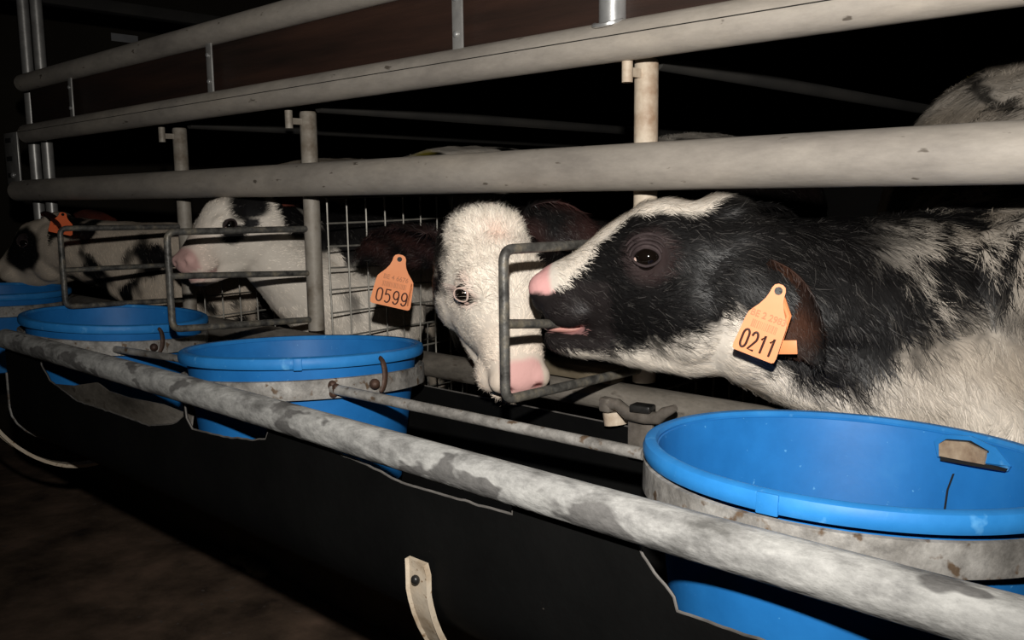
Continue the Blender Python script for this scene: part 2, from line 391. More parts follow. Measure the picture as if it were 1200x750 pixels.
def strap(x, label):
    t = thing('trough_bracket', label, 'bracket', (x, .80, -.53), 'cream straps carrying the trough')
    path = [(.5855, -.372), (.5875, -.385)] + [(YC - (AY + .005) * math.cos(a), ZC - (AZ + .007) * math.sin(a) - .0) for a in np.linspace(0.06, math.pi - .1, 30)] + [(1.012, -.36), (1.012, -.315)]
    # the strap drops below the sheet in a wider bow
    path = [(y + .0, z - .075 * math.sin(max(0, min(1, (y - .59) / .42)) * math.pi) ** .8) for y, z in path]
    m = MB(); W = .0165; T = .004; rings = []
    for i, (y, z) in enumerate(path):
        a = Vector(path[min(i + 1, len(path) - 1)]) - Vector(path[max(i - 1, 0)]); a.normalize(); nn = Vector((-a.y, a.x))
        w = W * (.88 if i == 0 else 1)
        o = nn * -T
        lip = nn * -.007
        rings.append([(x - w, y + lip.x, z + lip.y), (x - w + .003, y + o.x, z + o.y), (x + w - .003, y + o.x, z + o.y), (x + w, y + lip.x, z + lip.y),
                      (x + w, y, z), (x - w, y, z)])
    m.loft(rings); m.build('strap', M['strap'], t, sharp=30)
    MB().ball((x + .001, .579, -.392), (.0052, .0045, .0052), n=12).build('bolt', M['dark_iron'], t)
    return t
q = at(493, 640, .59)
strap(q[0] + .002, 'curved cream metal strap with a dark bolt on the front of the trough')
strap(-2.10, 'dim cream metal strap under the far left end of the trough')

# small lump of rusty debris on the aisle floor
q = at(290, 668, 1.0); q = q * ((FLOOR) / q[2])
db = MB()
for i in range(5):
    db.ball((q[0] + .03 * i - .05, q[1] + .02 * random.random(), FLOOR + .012), (.035, .025, .02 + .01 * random.random()), n=10)
tag(db.build('dirt_clod', M['board']), 'rusty brown clod of dirt on the aisle floor below the trough', 'dirt')

# ------------------------------------------------------------------ buckets
def bucket(c, tx, ty, r, label, kind):
    c = Vector(c)
    u = Vector((1, 0, ty)).normalized(); w = Vector((0, 1, tx)); w = (w - u * w.dot(u)).normalized(); h = u.cross(w)
    t = thing('feed_bucket', label, 'bucket', c - Vector((0, 0, .215)), 'blue feed buckets in the trough')
    fr = (c, u, w, h)
    rb = r * .80
    out = [(r - .0115, -.015), (r - .015, -.045)] + [(r - .016 - (r - .016 - rb) * k / 8, -.05 - .16 * k / 8) for k in range(1, 9)]
    prof = out + [(rb - .01, -.215), (.001, -.215), (.001, -.211), (rb - .013, -.211)] + [(a - .004, b) for a, b in reversed(out)] + [(r - .014, -.006), (r - .010, -.004)]
    hb = MB().lathe(prof, fr).build('body', M['blue'], t)
    lip = [(r - .013, -.003), (r - .011, .0005), (r - .006, .0015), (r - .001, -.001), (r + .001, -.006), (r + .0005, -.0125), (r - .001, -.0155), (r - .004, -.016), (r - .0045, -.008), (r - .009, -.006), (r - .012, -.008)]
    MB().lathe(lip, fr).build('rim', M['blue_worn'], t)
    return t, (c, u, w, h, r)
def bpt(fr, ang, rr, hh):
    c, u, w, h, r = fr; a = math.radians(ang)
    return c + (u * math.cos(a) + w * math.sin(a)) * rr + h * hh
def band(fr, drop, tilt, label, hgt=.029):
    c, u, w, h, r = fr
    t = thing('bucket_ring', label, 'ring', c + Vector((0, 0, -.05)), 'flat metal rings holding the buckets')
    def hh(a): return -drop + tilt * math.cos(a)
    ro = r - .0025; n = 96; v = []; f = []
    for k in range(n):
        a = 2 * math.pi * k / n; wv = .0012 * math.sin(3 * a)
        for rr, z in ((ro, 0), (ro + .0035, -.001), (ro + .0035, -hgt + .001), (ro, -hgt)):
            v.append(c + (u * math.cos(a) + w * math.sin(a)) * (rr + wv - .008 * 0) + h * (hh(a) + z))
    for k in range(n):
        j = (k + 1) % n
        for q_ in range(4): f.append((k * 4 + q_, j * 4 + q_, j * 4 + (q_ + 1) % 4, k * 4 + (q_ + 1) % 4))
    MB().add(v, f).build('band', M['band'], t, sharp=30)
    return t, lambda a: c + (u * math.cos(a) + w * math.sin(a)) * (ro + .004) + h * (hh(a) - hgt / 2)
def angpx(fr, px, front=True, h0=-.03):
    """angle on the bucket's near side whose projection falls at column px"""
    best = None
    for a in np.linspace(-math.pi, 0, 721):
        P = bpt(fr, math.degrees(a), fr[4], h0); P = np.array(P); d = P @ _F; x = 600 + FPX * (P @ CR) / d
        if P[1] < fr[0].y + .05 and (best is None or abs(x - px) < best[0]): best = (abs(x - px), a)
    return best[1]

b1, f1 = bucket((-.329, .803, -.2345), -.055, -.003, .1905, 'large blue bucket nearest the camera, holed back wall, beside the black calf', 'near')
b2, f2_ = bucket((-1.215, .803, -.2290), -.045, .045, .188, 'blue bucket left of the calf tagged 0599, the second nearest the camera', 'mid')
b3, f3 = bucket((-1.915, .806, -.2350), -.055, -.038, .184, 'dim blue bucket left of the rusty U-shaped divider, on the trough end', 'far')
b4, f4 = bucket((-2.74, .83, -.232), -.03, -.02, .186, 'farthest blue bucket cut off by the left edge of the photo', 'last')
r1, g1 = band(f1, .0185, -.002, 'weathered flat ring around the largest bucket, nearest the camera')
r2, g2 = band(f2_, .034, .004, 'weathered flat ring around the middle bucket with a rusty hook')
r3, g3 = band(f3, .028, -.002, 'dim flat ring around the third bucket, near the trough end')
r4, g4 = band(f4, .030, .0, 'dark flat ring around the farthest bucket at the left edge')
# hook and bolt on the rings
def hook(fr, ringobj, px, s=1.0):
    a = angpx(fr, px); c, u, w, h, r = fr
    rad = u * math.cos(a) + w * math.sin(a); tan = -u * math.sin(a) + w * math.cos(a)
    base = c + rad * (r + .006)
    pts = []
    for k in range(12):
        b = -1.35 + 2.7 * k / 11
        pts.append(base + h * (-.030 + .026 * s * math.sin(b)) + tan * (.012 * s * math.cos(b) - .004) + rad * .004)
    MB().tube(pts, [.0028 + .002 * math.sin(math.pi * k / 11) for k in range(12)], 10, flat=.6).build('hook', M['rust'], ringobj)
    MB().ball(base + h * -.043 - tan * .008, (.008, .008, .008), n=10).build('bolt', M['rust'], ringobj)
hook(f2_, r2, 441); hook(f3, r3, 184)
a = angpx(f2_, 393); c, u, w, h, r = f2_
pR = np.array(g2(a))
knob = MB()
for k in range(5): knob.ball(Vector(pR) + Vector((.006 * math.cos(k * 2.2), -.003, .007 * math.sin(k * 2.2))), .0065, n=8)
knob.build('weld_lump', M['rust'], r2)
# joint lug at the middle ring's left end
q = at(208, 425, .80)
# rods parallel to the fence
rd = MB().tube([(pR[0] - .003, pR[1] - .003, pR[2]), (-.56, .800, -.281)], .0072, 16).build('tie_rod', M['band'])
tag(rd, 'thin grey rod from the middle bucket ring to the nearest bucket', 'rod', 'tie rods between bucket rings')
a = angpx(f3, 138); p3_ = np.array(g3(a))
rd = MB().tube([(p3_[0], p3_[1] - .004, p3_[2]), (-1.417, .782, -.283)], .0068, 16).build('tie_rod', M['band'])
tag(rd, 'dim thin rod from the third bucket ring to the middle bucket', 'rod', 'tie rods between bucket rings')
# seam fold on the near rim and a crack and bitten hole in the near bucket
def rim_fold(fr, px, parent, wdt=.009):
    a = angpx(fr, px, h0=-.01); c, u, w, h, r = fr; rad = u * math.cos(a) + w * math.sin(a); tan = -u * math.sin(a) + w * math.cos(a)
    R = Matrix((tan, rad, h)).transposed()
    MB().box(c + rad * (r + .0003) + h * -.0085, (wdt * 2, .003, .017), R, .0012).build('rim_clip', M['blue_worn'], parent)
rim_fold(f1, 899, b1); rim_fold(f2_, 349, b2, .006)
# hole: find the point of the far inner wall
def wall_pt(fr, px, py, inset=.005):
    c, u, w, h, r = fr; d = ray(px, py); best = None
    for t in np.linspace(.5, 1.6, 2200):
        P = Vector(d * t) - c; hh = P.dot(h); rr = math.hypot(P.dot(u), P.dot(w)); rb = r * .80
        rw = r - .020 - (r - .016 - rb) * max(0, (-hh - .05) / .16)
        if -.2 < hh < .0 and rr > rw and P.dot(Vector(d)) > 0:
            if t > .8: return c + P, P, hh
    return None
def patch(fr, poly, off, name, mat, parent, thick=.003):
    pts = [wall_pt(fr, *p) for p in poly]; pts = [x[0] for x in pts if x]
    ctr = sum(pts, Vector()) / len(pts); c = fr[0]; inw = (c - ctr); inw.z = 0; inw.normalize()
    a_ = [p + inw * (off + thick) for p in pts]; b_ = [p + inw * off for p in pts]; n = len(pts)
    f = [tuple(range(n)), tuple(range(2 * n - 1, n - 1, -1))] + [(k, (k + 1) % n, (k + 1) % n + n, k + n) for k in range(n)]
    return MB().add(a_ + b_, f).build(name, mat, parent, smooth=False)
patch(f1, [(1096, 516), (1108, 509), (1140, 511), (1168, 524), (1186, 546), (1182, 552), (1150, 546), (1118, 541), (1100, 535)], .0004, 'worn_patch', M['blue_worn'], b1, .0016)
patch(f1, [(1104, 519), (1112, 514), (1140, 516), (1162, 528), (1161, 543), (1183, 549), (1181, 552), (1140, 545), (1105, 539)], .0022, 'hole', M['hole'], b1, .0020)
patch(f1, [(1106, 519), (1113, 515), (1138, 517), (1161, 528), (1159, 543), (1135, 539), (1106, 533)], .0052, 'chewed_wood', M['wood'], b1, .0030)
patch(f1, [(1117, 555), (1119, 555), (1112, 574), (1108, 602), (1106, 602), (1110, 574)], .0004, 'crack', M['hole'], b1, .0012)

# ------------------------------------------------------------------ latch on the lower tube
lx = at(745, 480, 1.0)
la = thing('lever_latch', 'grey-brown lever latch with a square black nut beside the nearest bucket', 'latch', (lx[0], .985, -.33))
def L(px, py, y): return Vector(at(px, py, y))
MB().tube([L(722, 497, .985), L(720, 482, .985)], [.0165, .0165], 20).build('sleeve', M['post'], la)
MB().tube([L(709, 472, .965), L(724, 474, .965), L(736, 485, .962), L(755, 489, .96), L(772, 490, .96), L(778, 484, .958), L(792, 478, .955)],
          [.0085, .0085, .0095, .009, .0085, .0075, .0045], 12, flat=.75).build('lever', M['lever'], la)
MB().box(L(711, 474, .966), (.018, .014, .020), bev=.003).build('lever_end', M['lever'], la)
MB().box(L(753, 478, .958), (.030, .022, .010), Matrix.Rotation(.15, 3, 'Z'), .003).build('nut', M['dark_iron'], la)
MB().box(L(751, 512, .972), (.040, .006, .060), bev=.002).build('plate', M['lever'], la)

# ------------------------------------------------------------------ calves
def ss(s_, prof):  # interpolate a station table
    return [float(np.interp(s_, [p[0] for p in prof][::-1], [p[k] for p in prof][::-1])) for k in range(1, len(prof[0]))]
UP = [(.022, -.110, -.134, .014), (.018, -.101, -.142, .023), (.009, -.093, -.149, .034), (-.006, -.084, -.152, .039), (-.030, -.071, -.157, .040), (-.060, -.051, -.167, .043),
      (-.090, -.026, -.178, .051), (-.120, -.006, -.19, .060), (-.150, -.003, -.20, .067), (-.19, -.006, -.205, .070), (-.23, -.012, -.20, .067), (-.265, -.022, -.185, .058), (-.29, -.04, -.16, .04)]
LO = [(.005, -.170, -.184, .012), (-.002, -.168, -.191, .022), (-.015, -.168, -.198, .028), (-.04, -.167, -.203, .031), (-.08, -.163, -.206, .036), (-.12, -.16, -.213, .042),
      (-.17, -.15, -.219, .048), (-.22, -.14, -.217, .048), (-.26, -.15, -.205, .038)]
def section(s_, zt, zb, w, top_pow=2.4, narrow=0.12, n=28):
    out = []; zc = (zt + zb) / 2; hz = (zt - zb) / 2
    for k in range(n):
        a = 2 * math.pi * k / n; ca, sa = math.cos(a), math.sin(a); p = 2 / top_pow
        y = w * math.copysign(abs(ca) ** p, ca); z = hz * math.copysign(abs(sa) ** p, sa)
        y *= 1 - narrow * (-sa if sa < 0 else 0)
        out.append(Vector((s_, y, zc + z)))
    return out
def head_prims(mb, T, closed_mouth, EYE, th):
    def X(v): return T @ v
    lo = LO
    if closed_mouth: lo = [(a, b + .017, c + .012, d) for a, b, c, d in LO]
    mb.loft([[X(p) for p in section(*st)] for st in UP])
    mb.loft([[X(p) for p in section(*st, narrow=.25)] for st in lo])
    R = T.to_3x3()
    for sgn in (-1, 1):
        mb.ball(X(Vector((-.185, sgn * .040, -.125))), (.062, .034, .070), R)       # cheek
        w = Vector((math.sin(th) * .7, sgn * math.cos(th), math.sin(th) * .7)).normalized()
        ec = Vector((EYE.x, sgn * EYE.y, EYE.z)) - w * .0215
        mb.ball(X(ec), (.027, .022, .026), R)       # orbit
        mb.ball(X(ec + Vector((.006, 0, .019))), (.026, .017, .013), R)       # brow
        mb.ball(X(Vector((.001, sgn * .022, -.114))), (.022, .021, .021), R)        # nostril wing
        mb.ball(X(Vector((-.032, sgn * .028, -.138))), (.034, .021, .025), R)       # upper lip
    mb.ball(X(Vector((-.215, 0, -.022))), (.045, .045, .022), R)                     # poll

def chain_prims(mb, pts, n=18):
    """smooth tube of varying radius through (x,y,z,r) points"""
    P = np.array(pts, float); m = len(P); out = []
    for i in range(m - 1):
        p0 = P[max(i - 1, 0)]; p1 = P[i]; p2 = P[i + 1]; p3 = P[min(i + 2, m - 1)]
        for t in np.linspace(0, 1, 7)[:-1]:
            out.append(.5 * ((2 * p1) + (-p0 + p2) * t + (2 * p0 - 5 * p1 + 4 * p2 - p3) * t * t + (-p0 + 3 * p1 - 3 * p2 + p3) * t ** 3))
    out.append(P[-1])
    mb.tube([o[:3] for o in out], [max(.004, o[3]) for o in out], n)
    mb.ball(P[0][:3], P[0][3], n=n); mb.ball(P[-1][:3], P[-1][3], n=n)

def remesh(mb, voxel, smooth):
    me = bpy.data.meshes.new('tmp'); me.from_pydata(mb.v, [], mb.f); me.update()
    bm = bmesh.new(); bm.from_mesh(me); bmesh.ops.recalc_face_normals(bm, faces=bm.faces[:]); bm.to_mesh(me); bm.free()
    o = bpy.data.objects.new('tmp', me); COL.objects.link(o)
    r = o.modifiers.new('r', 'REMESH'); r.mode = 'VOXEL'; r.voxel_size = voxel
    s_ = o.modifiers.new('s', 'SMOOTH'); s_.factor = .5; s_.iterations = smooth
    dg = bpy.context.evaluated_depsgraph_get(); dg.update()
    ev = o.evaluated_get(dg); out = bpy.data.meshes.new_from_object(ev)
    bpy.data.objects.remove(o); bpy.data.meshes.remove(me)
    return out

def ear_mesh(base, dirv, openv, length, width, cup=.35, droop=.12, n=14, m=11):
    """leaf-shaped cupped ear; returns outer grid and inner grid joined as one thick shell"""
    d = Vector(dirv).normalized(); o = Vector(openv); o = (o - d * o.dot(d)).normalized(); s_ = d.cross(o)
    base = Vector(base); G = []
    for lay in (0, 1):
        for i in range(n):
            t = i / (n - 1)
            w = width * .5 * ((math.sin(math.pi * min(1, t * .86 + .14) ** .92)) ** .75 if t < 1 else .02)
            w = max(w, .003)
            for j in range(m):
                a = (j / (m - 1) - .5) * 2
                c_ = cup * width * (1 - .5 * t)
                p = base + d * (length * t) + s_ * (w * math.sin(a * 1.35) / math.sin(1.35)) - o * (c_ * (math.cos(a * 1.35) - .2) * (w / (width * .5)) ) \
                    + Vector((0, 0, -1)) * droop * length * t * t
                p += o * (.0 if lay else -.005 * (1 - abs(a) ** 3) - .0015)
                G.append(p)
    f = []; K = n * m
    for i in range(n - 1):
        for j in range(m - 1):
            q_ = (i * m + j, (i + 1) * m + j, (i + 1) * m + j + 1, i * m + j + 1)
            f.append(q_); f.append(tuple(K + x for x in reversed(q_)))
    for i in range(n - 1):
        f.append((i * m, K + i * m, K + (i + 1) * m, (i + 1) * m)); f.append((i * m + m - 1, (i + 1) * m + m - 1, K + (i + 1) * m + m - 1, K + i * m + m - 1))
    for j in range(m - 1):
        f.append((j, j + 1, K + j + 1, K + j)); k0 = (n - 1) * m; f.append((k0 + j, K + k0 + j, K + k0 + j + 1, k0 + j + 1))
    return G, f, (base, d, o, s_)

def fnoise(P, sc, seed=0):
    return np.array([noise.noise(Vector((p[0] * sc + seed, p[1] * sc, p[2] * sc))) for p in P])

def set_coat(me, cols):
    at_ = me.color_attributes.new('coat', 'FLOAT_COLOR', 'POINT')
    a = np.ones((len(me.vertices), 4), np.float32); a[:, :3] = cols
    at_.data.foreach_set('color', a.ravel())

def fur_mesh(me_w, density, length, lift, comb, colf, skip=None, width=.0009, curl=.35, seed=0, clump=.6, sheen_frac=.16):
    """hair as short bent tapering ribbons rooted on mesh me_w (world coordinates)"""
    rg = np.random.default_rng(seed)
    nv = len(me_w.vertices); co = np.empty(nv * 3); me_w.vertices.foreach_get('co', co); co = co.reshape(-1, 3)
    me_w.calc_loop_triangles(); nt_ = len(me_w.loop_triangles); tri = np.empty(nt_ * 3, int); me_w.loop_triangles.foreach_get('vertices', tri); tri = tri.reshape(-1, 3)
    nr = np.empty(nv * 3); me_w.vertices.foreach_get('normal', nr); nr = nr.reshape(-1, 3)
    A, B, C_ = co[tri[:, 0]], co[tri[:, 1]], co[tri[:, 2]]
    area = np.linalg.norm(np.cross(B - A, C_ - A), axis=1) / 2
    ctr = (A + B + C_) / 3
    dens = density(ctr)
    nrm = nr[tri[:, 0]]
    w = area * dens; N = int(w.sum())
    idx = rg.choice(nt_, N, p=w / w.sum())
    r1_, r2_ = rg.random(N), rg.random(N); sw = r1_ + r2_ > 1; r1_[sw] = 1 - r1_[sw]; r2_[sw] = 1 - r2_[sw]
    P = A[idx] + (B - A)[idx] * r1_[:, None] + (C_ - A)[idx] * r2_[:, None]
    n = nr[tri[idx, 0]] * (1 - r1_ - r2_)[:, None] + nr[tri[idx, 1]] * r1_[:, None] + nr[tri[idx, 2]] * r2_[:, None]
    n /= np.linalg.norm(n, axis=1)[:, None] + 1e-9
    if skip is not None:
        k = ~skip(P); P = P[k]; n = n[k]; N = len(P)
    c = comb(P)
    # clumps: low-frequency direction noise, plus fine jitter
    nz = np.stack([fnoise(P, 45, 3 + i * 11) for i in range(3)], 1) * clump + np.stack([fnoise(P, 14, 30 + i * 7) for i in range(3)], 1) * clump * .7
    c = c / (np.linalg.norm(c, axis=1)[:, None] + 1e-9) + nz * 1.5 + rg.normal(0, .09, (N, 3))
    c -= n * (c * n).sum(1)[:, None]; c /= np.linalg.norm(c, axis=1)[:, None] + 1e-9
    side = np.cross(c, n)
    Ln = length(P) * rg.uniform(.6, 1.25, N); W = width * rg.uniform(.7, 1.3, N)
    lf = np.clip(lift(P) + rg.normal(0, .12, N) , .05, 1.2)
    bend = rg.normal(0, curl, N) * .6
    V = np.empty((N, 7, 3))
    def pt(t):
        el = lf * (1 - .75 * t)
        return P + Ln[:, None] * t * (c * np.cos(el)[:, None] + n * np.sin(el)[:, None] + side * (bend * t)[:, None]) - n * .0012
    for q_, (t, ww) in enumerate(((0, 1.0), (.38, .9), (.72, .62))):
        p = pt(t); V[:, 2 * q_] = p - side * (W * ww)[:, None] / 2; V[:, 2 * q_ + 1] = p + side * (W * ww)[:, None] / 2
    V[:, 6] = pt(1.0)
    V = V.reshape(-1, 3); b = np.arange(N) * 7
    quads = np.stack([np.stack([b, b + 1, b + 3, b + 2], 1), np.stack([b + 2, b + 3, b + 5, b + 4], 1)], 1).reshape(-1, 4)
    tris = np.stack([b + 4, b + 5, b + 6], 1)
    me = bpy.data.meshes.new('fur')
    me.vertices.add(len(V)); me.vertices.foreach_set('co', V.astype(np.float32).ravel())
    nl = quads.size + tris.size; me.loops.add(nl)
    me.loops.foreach_set('vertex_index', np.concatenate([quads.ravel(), tris.ravel()]).astype(np.int32))
    me.polygons.add(len(quads) + len(tris))
    st = np.concatenate([np.arange(len(quads)) * 4, quads.size + np.arange(len(tris)) * 3]).astype(np.int32)
    me.polygons.foreach_set('loop_start', st)
    me.update(calc_edges=True)
    me.polygons.foreach_set('use_smooth', np.ones(len(me.polygons), bool))
    cols = colf(P + c * 0) * rg.uniform(.72, 1.2, N)[:, None]
    dark = (cols.mean(1) < .06) & (rg.random(N) < sheen_frac)
    cols = cols + (dark * rg.uniform(.006, .048, N))[:, None] * np.array([1, .93, .86])[None]  # some dark strands get a paler colour: the coat's sheen painted in
    set_coat(me, np.repeat(np.clip(cols, 0, .95), 7, 0)); me.materials.append(M['fur'])
    return me

def text_mesh(body, size, mat_name, T, parent, name, sx=.8, bold=.0):
    cu = bpy.data.curves.new('txt', 'FONT'); cu.body = body; cu.size = size; cu.extrude = .0003; cu.align_x = 'CENTER'; cu.align_y = 'CENTER'; cu.offset = bold
    o = bpy.data.objects.new('txt', cu); COL.objects.link(o)
    dg = bpy.context.evaluated_depsgraph_get(); dg.update()
    me = bpy.data.meshes.new_from_object(o.evaluated_get(dg)); bpy.data.objects.remove(o)
    me.transform(T @ Matrix.Diagonal((sx, 1, 1, 1))); me.materials.clear(); me.materials.append(M[mat_name])
    return link(name, me, parent)

def _arc(cx, cy, rx, ry, a0, a1, n=12): return [(cx + rx * math.cos(math.radians(a0 + (a1 - a0) * k / n)), cy + ry * math.sin(math.radians(a0 + (a1 - a0) * k / n))) for k in range(n + 1)]
DIGIT = {'0': _arc(.5, .70, .5, .30, 0, 180) + _arc(.5, .30, .5, .30, 180, 360),
         '1': [(.15, .72), (.62, 1.0), (.62, 0)],
         '2': _arc(.5, .70, .47, .30, 170, -35) + [(.0, .0), (1.0, .0)],
         '5': [(.95, 1.0), (.12, 1.0), (.06, .56)] + _arc(.46, .33, .5, .33, 120, -140),
         '9': _arc(.5, .68, .48, .32, 0, 360, 20) + _arc(.5, .34, .48, .34, 0, -150)}
def ear_tag(root, top, down, right, hgt, wid, number, code, mat='tag', label=None):
    """arrow-shouldered plastic tag; top = stud point, down/right = unit directions of its face"""
    d = Vector(down).normalized(); r_ = Vector(right); r_ = (r_ - d * r_.dot(d)).normalized(); n = r_.cross(-d)   # toward the viewer
    top = Vector(top)
    T = Matrix(((r_.x, -d.x, n.x, top.x), (r_.y, -d.y, n.y, top.y), (r_.z, -d.z, n.z, top.z), (0, 0, 0, 1)))
    w, h = wid / 2, hgt
    out = [(-.10 * w, .045 * h), (-.24 * w, .02 * h), (-.31 * w, -.03 * h), (-.33 * w, -.10 * h), (-.40 * w, -.19 * h), (-.56 * w, -.29 * h), (-.76 * w, -.38 * h), (-.88 * w, -.44 * h), (-.92 * w, -.52 * h), (-1.0 * w, -.92 * h), (-.97 * w, -.98 * h), (-.88 * w, -h)]
    out = out + [(-x, y) for x, y in reversed(out)]
    m = MB(); n_o = len(out); th = .0018
    vv = [T @ Vector((x, y, z)) for z in (0, th) for x, y in out]
    m.add(vv, [tuple(range(n_o - 1, -1, -1)), tuple(range(n_o, 2 * n_o))] + [(k, (k + 1) % n_o, (k + 1) % n_o + n_o, k + n_o) for k in range(n_o)])
    # stud
    tg = m.build('ear_tag', M[mat], root, smooth=False)
    if label: tg['label'] = label
    MB().tube([T @ Vector((0, -.045 * h, -.004)), T @ Vector((0, -.045 * h, th + .0012))], .0042, 14).build('tag_stud', M['dark_iron'], tg)
    if number:
        dm = MB(); hh = h * .255; cw = 1.62 * w / 4
        for q_, ch in enumerate(number):
            ox = -.81 * w + cw * (q_ + .5)
            dm.tube([T @ Vector((ox + (x - .5) * cw * .66, -.93 * h + y * hh, th)) for x, y in DIGIT[ch]], .00125, 8, closed=(ch == '0'), up=n)
        dm.build('tag_number', M['ink'], tg)
        text_mesh(code, h * .13, 'ink_faint', T @ Matrix.Translation((.02 * w, -.43 * h, th + .0003)), tg, 'tag_code', sx=.92, bold=.0002)
        bc = MB(); x = -.58 * w; rr = random.Random(len(code) + int(number))
        while x < .58 * w:
            bw = rr.choice((.0006, .0009, .0013)); v_ = [T @ Vector((a, b, th + .0004)) for a, b in ((x, -.515 * h), (x + bw, -.515 * h), (x + bw, -.62 * h), (x, -.62 * h))]
            v_ += [p - n * .0004 for p in v_]
            bc.add(v_, [(0, 1, 2, 3), (7, 6, 5, 4), (0, 4, 5, 1), (1, 5, 6, 2), (2, 6, 7, 3), (3, 7, 4, 0)]); x += bw + rr.choice((.0007, .0011))
        bc.build('barcode', M['ink_faint'], tg, smooth=False)
    return tg

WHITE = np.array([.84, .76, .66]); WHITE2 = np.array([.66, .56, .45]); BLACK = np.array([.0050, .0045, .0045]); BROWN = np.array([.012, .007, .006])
PINK = np.array([.80, .42, .40]); YELLOW = np.array([.62, .50, .06])
EYE0 = Vector((-.140, .0645, -.070))
def smoothstep(a, b, x): t = np.clip((x - a) / (b - a), 0, 1); return t * t * (3 - 2 * t)
def mixc(a, b, t): t = np.clip(t, 0, 1)[:, None]; return a * (1 - t) + b * t

def calf(label, T, chain, extra, legs, ears, coat, fur, closed, lids, voxel=.0045, tagf=None, eye_turn=(.10, .001), eye=None):
    base = Vector((chain[-2][0], chain[-2][1], PEN))
    root = thing('calf', label, 'calf', base)
    EYE = Vector(eye) if eye else EYE0
    Ti = T.inverted(); TiN = np.array(Ti)
    def loc(P): return P @ TiN[:3, :3].T + TiN[:3, 3]
    mb = MB(); head_prims(mb, T, closed, EYE, eye_turn[0])
    chain_prims(mb, chain)
    for c_ in extra: chain_prims(mb, c_)
    for lg in legs: chain_prims(mb, lg, 14)
    me = remesh(mb, voxel, 5)
    nv = len(me.vertices); co = np.empty(nv * 3); me.vertices.foreach_get('co', co); co = co.reshape(-1, 3)
    nr = np.empty(nv * 3); me.vertices.foreach_get('normal', nr); nr = nr.reshape(-1, 3)
    l = loc(co); disp = np.zeros(nv)
    for sgn in (-1, 1):
        e = np.array([EYE.x, sgn * EYE.y, EYE.z]); q = l - e
        rr = np.sqrt((q[:, 0] / 1.1) ** 2 + q[:, 1] ** 2 * (.4 if eye_turn[0] < .5 else .9) + (q[:, 2] / .95) ** 2)
        disp += -(.008 + .5 * eye_turn[1]) * np.exp(-(rr / .0125) ** 2)
        for k, ring in enumerate((.026, .033)):
            disp += (.0016 - .0004 * k) * np.exp(-((rr - ring) / .0028) ** 2) * (q[:, 2] > -.01)
        ns = np.array([.013, sgn * .021, -.116]); q = l - ns
        disp += -.010 * np.exp(-((q[:, 0] / .013) ** 2 + (q[:, 1] / .008) ** 2 + (q[:, 2] / .007) ** 2))
    # nasal crease and mouth line
    disp += -.0025 * np.exp(-((l[:, 0] - .0) / .03) ** 2 - ((l[:, 2] + .158) / .003) ** 2) * (l[:, 0] < .03) * (1 if closed else 0)
    co = co + nr * disp[:, None]
    co += nr * (fnoise(co, 22, 5) * .0028)[:, None]
    me.vertices.foreach_set('co', co.ravel()); me.update()
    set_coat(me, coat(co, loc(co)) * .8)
    me.materials.clear(); me.materials.append(M['skin']); me.shade_smooth()
    # hair
    def skip(P):
        q = loc(P); s_ = np.zeros(len(P), bool)
        for sgn in (-1, 1): s_ |= np.linalg.norm((q - np.array([EYE.x, sgn * EYE.y, EYE.z])) * [1, .8, 1.05], axis=1) < (.023 if eye_turn[0] < .5 else .0155)
        s_ |= (q[:, 0] > -.012) & (q[:, 0] < .03) & (q[:, 2] > -.136) & (q[:, 2] < -.06) & (np.abs(q[:, 1]) < .045)      # bare nose
        if not closed: s_ |= (q[:, 0] > -.045) & (q[:, 0] < .03) & (q[:, 2] > -.174) & (q[:, 2] < -.146) & (np.abs(q[:, 1]) < .05)
        return s_
    Tn = np.array(T); fwd = Tn[:3, 0]; up_ = Tn[:3, 2]
    nose = np.array(T @ Vector((.03, 0, -.11))); c0 = np.array(chain[0][:3])
    chp = np.array(chain)[:, :3]
    def comb(P):
        q = loc(P); h_ = smoothstep(-.34, -.24, q[:, 0]) * (np.abs(q[:, 1]) < .16) * (np.abs(q[:, 2] + .1) < .2)
        back = -fwd[None] + (-.35) * up_[None] * (1 - smoothstep(-.06, -.02, q[:, 2]))[:, None]
        dirb = chp[2] - chp[0]; dirb = dirb / np.linalg.norm(dirb)
        body = dirb[None] * .55 + np.array([0, 0, -.85])[None]
        return back * h_[:, None] + body * (1 - h_)[:, None]
    def length(P):
        q = loc(P); h_ = smoothstep(-.36, -.15, q[:, 0]) * (np.abs(q[:, 1]) < .16) * (np.abs(q[:, 2] + .1) < .2)
        return fur['len'] * (1 - h_ * .42) + fur.get('curly', 0) * smoothstep(-.06, -.02, q[:, 2]) * h_ * .010
    def lift(P):
        q = loc(P); top = smoothstep(-.05, -.01, q[:, 2]) * smoothstep(-.30, -.18, q[:, 0]) * (q[:, 0] < -.08)
        return .30 + fur.get('curly', 0) * .45 * top
    def density(P):
        q = loc(P); dh = np.linalg.norm(q - np.array([-.13, 0, -.1]), axis=1)
        return fur['n'] * np.where(dh < .2, 1.0, np.where(P[:, 1] < 1.45, .62, .22)) * (P[:, 2] > -.5)
    fm = fur_mesh(me, density, length, lift, comb, lambda P: coat(P, loc(P)), skip, width=fur.get('w', .0009), curl=.3 + .6 * fur.get('curly', 0), seed=fur.get('seed', 1), clump=fur.get('clump', .35))
    body = link('body', me, root)
    link('fur', fm, root)['kind'] = 'stuff'
    if legs:
        for lg in legs:
            x, y, z, r = lg[-1]
            MB().tube([(x, y, z + .03), (x, y, PEN)], [.026, .032], 14).build('hoof', M['hoof'], root)
